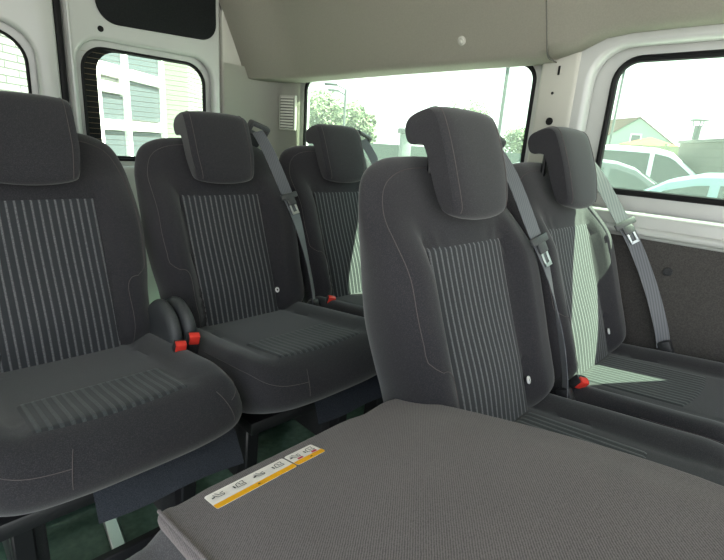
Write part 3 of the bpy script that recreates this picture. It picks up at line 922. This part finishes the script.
# ochre shed and fence, white stacks behind the middle window
OCH = mat('ochre_render', (.22, .17, .08), .9)
RF = mat('grey_flat_roof', (.10, .095, .09), .8)
t = thing('ochre_shed', 'ochre yellow low building right of the lamp post in the middle side window', 'building', gdir(373, 26), math.radians(-45))
bm = bmesh.new(); box(bm, (-2.0, -1, 0), (.0, 1.5, 2.55), 0); link('wall', bm, OCH, t, False)
bm = bmesh.new(); box(bm, (-2.1, -1.1, 2.55), (.1, 1.6, 2.66), .02); link('roof', bm, RF, t, False)
FG = mat('green_fence_paint', (.045, .065, .06), .7)
def fence(p, q, h, mt, label, name, step=.16, solid=False):
    d = q - p; L = d.length
    t = thing(name, label, 'fence', p, math.atan2(d.y, d.x))
    bm = bmesh.new()
    n = int(L / step)
    for i in range(n): box(bm, (i * step, -.012 + .006 * (i % 2), .05), (i * step + step + .008, .012 + .006 * (i % 2), h), 0)
    link('board_panel', bm, mt, t, False)
    bm = bmesh.new(); box(bm, (0, .01, h * .3), (L, .05, h * .3 + .06), 0); box(bm, (0, .01, h * .8), (L, .05, h * .8 + .06), 0); link('rail', bm, mt, t, False)
    for i in range(int(L / 2.4) + 1):
        bm = bmesh.new(); box(bm, (i * 2.4 - .04, -.02, 0), (i * 2.4 + .04, .06, h + .06), 0); link('post', bm, mt, t, False)
fence(gdir(300, 17.5), gdir(560, 17.5), 1.60, FG, 'dark green board fence along the bottom of the middle side window', 'board_fence')
t = thing('flue_stack', 'grey twin flue stack rising beside the nearest headrest in the middle side window', 'flue', gdir(405, 16), math.radians(-30))
bm = bmesh.new(); box(bm, (-.16, -.15, 0), (.16, .15, 1.95), .02); link('stack_body', bm, mat('pale_concrete', (.13, .15, .145), .8), t)
bm = bmesh.new(); box(bm, (-.24, -.2, 1.95), (.24, .2, 2.12), .03); link('stack_cap', bm, GREYM, t)

# house, annex, walls, chimney in the right window
hc = gdir(631, 45)
toC = math.atan2(hc.y, hc.x) - PI / 2
t = thing('gabled_house', 'pale green gabled house with red-brown roof in the right window', 'house', hc, toC)
HW = mat('pale_green_render', (.23, .29, .26), .85); RT = brickmat('clay_tiles', (.12, .06, .05), (.15, .075, .06), (.08, .04, .035), 3, .4, .3)
W2, EZ, AZ = 3.1, 2.8, 5.0
bm = bmesh.new()
f = [bm.verts.new(p) for p in ((-W2, 0, 0), (W2, 0, 0), (W2, 0, EZ), (0, 0, AZ), (-W2, 0, EZ))]
b = [bm.verts.new(v.co + Vector((-4.5, 7, 0))) for v in f]
bm.faces.new(f[::-1]); bm.faces.new(b)
for k in range(5): bm.faces.new((f[k], f[(k + 1) % 5], b[(k + 1) % 5], b[k]))
bmesh.ops.recalc_face_normals(bm, faces=bm.faces[:])
link('wall', bm, HW, t, False)
for sg in (-1, 1):
    bm = bmesh.new()
    e = Vector((sg * (W2 + .3), -.2, EZ - .2)); a_ = Vector((0, -.2, AZ + .06)); sh = Vector((-4.6, 7.4, 0))
    q = [bm.verts.new(p) for p in (e, a_, a_ + sh, e + sh)]; bm.faces.new(q if sg > 0 else q[::-1])
    bmesh.ops.solidify(bm, geom=bm.faces[:], thickness=.14); bmesh.ops.recalc_face_normals(bm, faces=bm.faces[:])
    link('roof', bm, RT, t, False)
bm = bmesh.new(); box(bm, (-.45, -.05, 3.1), (.35, .02, 3.8), .01); wf = link('window', bm, WB, t)
bm = bmesh.new(); box(bm, (-.36, -.07, 3.18), (.26, -.04, 3.7), 0); link('pane', bm, GB, wf, False)
bm = bmesh.new(); box(bm, (-3.2, 2.5, 4.4), (-2.8, 2.9, 5.9), .01); link('chimney', bm, RT, t, False)
hc = gdir(645, 38); 
t = thing('garden_annex', 'low annex with orange tiled roof in front of the gabled house', 'building', hc, toC)
bm = bmesh.new(); box(bm, (-1.5, 0, 0), (1.5, 2, 2.75), 0); link('wall', bm, HW, t, False)
bm = bmesh.new()
q = [bm.verts.new(p) for p in ((-1.8, -.2, 2.75), (1.8, -.2, 2.75), (1.8, 2.2, 2.75), (-1.8, 2.2, 2.75), (0, .7, 3.3))]
for k in range(4): bm.faces.new((q[k], q[(k + 1) % 4], q[4]))
bm.faces.new(q[3::-1]); link('roof', bm, mat('orange_tiles', (.22, .065, .025), .85), t, False)

OLV = mat('olive_fence_paint', (.20, .21, .13), .8)
fence(gdir(585, 17.5), gdir(690, 16), 2.06, OLV, 'olive board fence between the parked cars and the gabled house', 'board_fence')
p, q = gdir(675, 12), gdir(800, 8.5)
t = thing('block_wall', 'grey block wall at the right of the right window behind the cars', 'wall', p, math.atan2((q - p).y, (q - p).x))
BLK = brickmat('grey_blocks', (.085, .074, .07), (.10, .088, .082), (.075, .066, .062), 1.6, .5, .25)
L = (q - p).length
bm = bmesh.new(); box(bm, (0, 0, 0), (L, 3.2, 1.98), 0); link('wall_body', bm, BLK, t, False)
bm = bmesh.new(); box(bm, (-.04, -.04, 1.98), (L, 3.2, 2.04), .01); link('coping', bm, RF, t, False)
t = thing('flue_pipe', 'metal flue pipe with rain cap on top of the grey block wall', 'flue', (p + (q - p).normalized() * 1.0 + Vector((.25, .2, 2.04))))
bm = bmesh.new(); lathe(bm, [(.06, 0), (.06, .25)], Matrix.Identity(4), 16); link('pipe', bm, GREYM, t)
bm = bmesh.new(); lathe(bm, [(.16, .34), (.16, .355), (.03, .41)], Matrix.Identity(4), 16)
for k in range(3): tube(bm, [(.08 * math.cos(k * 2.1), .08 * math.sin(k * 2.1), .23), (.1 * math.cos(k * 2.1), .1 * math.sin(k * 2.1), .35)], .01, 5)
link('rain_cap', bm, GREYM, t)

# parked cars
CG = mat('car_glass', (.03, .05, .05), .06, spec=1.0); TYRE = mat('tyre_rubber', (.015, .015, .015), .8)
def car(loc, rz, paint, label, side, L=4.3, W=1.75, scale=1.0):
    """side = list of stations (x, beltline z, roof z); greenhouse narrower than body"""
    t = thing('parked_car', label, 'car', loc, rz)
    H, kind = side
    k = H / 1.5
    body = [(-2.12, .45, .62), (-2.05, .30, .80), (-1.95, .28, .86), (-1.3, .24, .90), (0, .22, .92), (1.0, .24, .93), (1.15, .24, .92), (1.75, .26, .82), (2.05, .30, .70), (2.13, .42, .58)]
    def loft(secs, mt, name, parent):
        bm = bmesh.new(); R = [[bm.verts.new(p) for p in s] for s in secs]; n = len(R[0])
        for a, b in zip(R, R[1:]):
            for j in range(n): bm.faces.new((a[j], a[(j + 1) % n], b[(j + 1) % n], b[j]))
        bm.faces.new(R[0][::-1]); bm.faces.new(R[-1]); bmesh.ops.recalc_face_normals(bm, faces=bm.faces[:])
        return link(name, bm, mt, parent, True, 50)
    secs = []
    for x, zb, zt in body:
        e = .12 * smooth(1.6, 2.13, abs(x)); hw = W / 2 - e; zt *= k
        secs.append([(x, -hw + .06, zb), (x, -hw, zb + .12), (x, -hw, (zb + zt) / 2), (x, -hw + .02, zt - .06), (x, -hw + .08, zt), (x, 0, zt + .02), (x, hw - .08, zt), (x, hw - .02, zt - .06), (x, hw, (zb + zt) / 2), (x, hw, zb + .12), (x, hw - .06, zb)])
    bd = loft(secs, paint, 'body', t)
    zt = .90 * k
    if kind == 'estate': st = [(-2.0, zt), (-1.75, H - .12), (-1.4, H - .02), (-.6, H + .01), (.1, H - .01), (.35, H - .07), (1.15, zt)]
    else: st = [(-1.85, zt), (-1.35, H - .16), (-.9, H - .03), (-.3, H), (.15, H - .03), (.4, H - .1), (1.2, zt)]
    # roof & pillars shell
    secs = []
    for x, z in st:
        f = (z - zt) / (H - zt); hw0 = W / 2 - .06; hw = hw0 - .20 * f
        secs.append([(x, -hw0, zt - .05), (x, -hw, z - .03), (x, -hw + .08, z + .001), (x, 0, z + .02), (x, hw - .08, z + .001), (x, hw, z - .03), (x, hw0, zt - .05)])
    loft(secs, paint, 'cabin', t)
    # side glass, each side three panes
    def zr(x):
        for (xa, za), (xb, zb) in zip(st, st[1:]):
            if xa <= x <= xb: return za + (zb - za) * (x - xa) / (xb - xa)
        return zt
    for sg in (-1, 1):
        for (xa, xb) in ((-1.68, -.95), (-.87, -.02), (.06, .98)):
            bm = bmesh.new(); lo = []; hi = []
            for i in range(9):
                x = xa + (xb - xa) * i / 8; zz = max(zr(x) - .10, zt + .04)
                def yy(z):
                    f = (z - zt) / (H - zt); return sg * (W / 2 - .06 - .20 * f + .012)
                lo.append(bm.verts.new((x, yy(zt + .03), zt + .03))); hi.append(bm.verts.new((x, yy(zz), zz)))
            for i in range(8): bm.faces.new((lo[i], lo[i + 1], hi[i + 1], hi[i]))
            bmesh.ops.solidify(bm, geom=bm.faces[:], thickness=.01); bmesh.ops.recalc_face_normals(bm, faces=bm.faces[:])
            link('side_window', bm, CG, t, True)
    for nm, (xa, za), (xb, zb) in (('windscreen', st[-1], st[-2]), ('rear_window', st[0], st[1])):
        bm = bmesh.new(); g = []
        for i in range(5):
            f = .08 + .84 * i / 4; x = xa + (xb - xa) * f; z = za + (zb - za) * f
            hw = W / 2 - .06 - .20 * (z - zt) / (H - zt) - .09
            sx = 1 if nm == 'windscreen' else -1
            g.append([bm.verts.new((x + sx * .02, -hw, z + .005)), bm.verts.new((x + sx * .025, 0, z + .03)), bm.verts.new((x + sx * .02, hw, z + .005))])
        for a, b in zip(g, g[1:]):
            for j in range(2): bm.faces.new((a[j], a[j + 1], b[j + 1], b[j]))
        bmesh.ops.solidify(bm, geom=bm.faces[:], thickness=.01); bmesh.ops.recalc_face_normals(bm, faces=bm.faces[:])
        link(nm, bm, CG, t)
    for x in (-1.3, 1.35):
        for sg in (-1, 1):
            bm = bmesh.new(); lathe(bm, [(.2, -.10), (.30, -.10), (.32, -.07), (.32, .07), (.30, .10), (.2, .10)], axisM((x, sg * (W / 2 - .11), .32), (0, 1, 0)), 24)
            wl = link('wheel', bm, TYRE, t)
            bm = bmesh.new(); lathe(bm, [(.20, -.105), (.19, .105)], axisM((x, sg * (W / 2 - .11), .32), (0, 1, 0)), 16); link('hub_cap', bm, M_STEEL, wl)
    for sg in (-1, 1):
        bm = bmesh.new(); box(bm, (.72, sg * (W / 2 + .08) - .09, zt), (.86, sg * (W / 2 + .08) + .09, zt + .14), .03, 3); link('wing_mirror', bm, paint, t)
    return t
CW = mat('white_car_paint', (.82, .84, .83), .25, coat=.6); CS = mat('silver_blue_paint', (.16, .24, .27), .3, .3, coat=.6); CD = mat('dark_car_paint', (.10, .11, .11), .2, .3, coat=.7)
def cardir(x): 
    r = gdir(x, 1); return math.atan2(r.y, r.x)
c1 = gdir(648, 11.4)
car(c1, cardir(630) - PI / 2, CW, 'tall white car parked outside the right window, nearest to the gabled house', (1.84, 'estate'))
c2 = gdir(728, 6.2)
car(c2, cardir(700) - PI / 2 + PI - .1, CS, 'silver-blue car at the right of the right window, in front of the block wall', (1.50, 'hatch'))
c3 = gdir(606, 8.8)
car(c3, cardir(620) - PI / 2 + .05, CD, 'car with sloping dark windscreen low at the left of the right window', (1.56, 'hatch'))

# ------------------------------------------------------------------ light, world, camera
w = bpy.data.worlds.new('sky'); SC.world = w; w.use_nodes = True
nt = w.node_tree; bg = nt.nodes['Background']
tc = nt.nodes.new('ShaderNodeTexCoord'); sx = nt.nodes.new('ShaderNodeSeparateXYZ'); cr = nt.nodes.new('ShaderNodeValToRGB')
nt.links.new(tc.outputs['Generated'], sx.inputs[0]); nt.links.new(sx.outputs['Z'], cr.inputs['Fac']); nt.links.new(cr.outputs[0], bg.inputs['Color'])
cr.color_ramp.elements[0].position = .0; cr.color_ramp.elements[0].color = (.98, 1, 1, 1)
cr.color_ramp.elements[1].position = .8; cr.color_ramp.elements[1].color = (.70, .86, 1, 1)
bg.inputs['Strength'].default_value = 1.5
sun = bpy.data.lights.new('sun', 'SUN'); sun.energy = 22; sun.angle = .009; sun.color = (1, .95, .86)
so = bpy.data.objects.new('sun', sun); COL.objects.link(so)
sd = Vector((1.0, -.80, 1.65)).normalized()
so.rotation_euler = sd.to_track_quat('Z', 'Y').to_euler()

cam = bpy.data.cameras.new('camera'); cam.sensor_width = 36; cam.sensor_fit = 'HORIZONTAL'; cam.lens = 36 * FPX / 724; cam.clip_start = .02; cam.clip_end = 400
co = bpy.data.objects.new('camera', cam); COL.objects.link(co)
r0, r1, r2 = CR[0], CR[1], CR[2]
co.matrix_world = Matrix(((r0[0], -r1[0], -r2[0], 0), (r0[1], -r1[1], -r2[1], 0), (r0[2], -r1[2], -r2[2], CAMZ), (0, 0, 0, 1)))
SC.camera = co
SC.view_settings.view_transform = 'Standard'; SC.view_settings.look = 'None'; SC.view_settings.gamma = 1; SC.view_settings.use_curve_mapping = False
SC.view_settings.exposure = .93
SC.cycles.max_bounces = 8; SC.cycles.diffuse_bounces = 5; SC.cycles.transparent_max_bounces = 12; SC.cycles.sample_clamp_indirect = 6
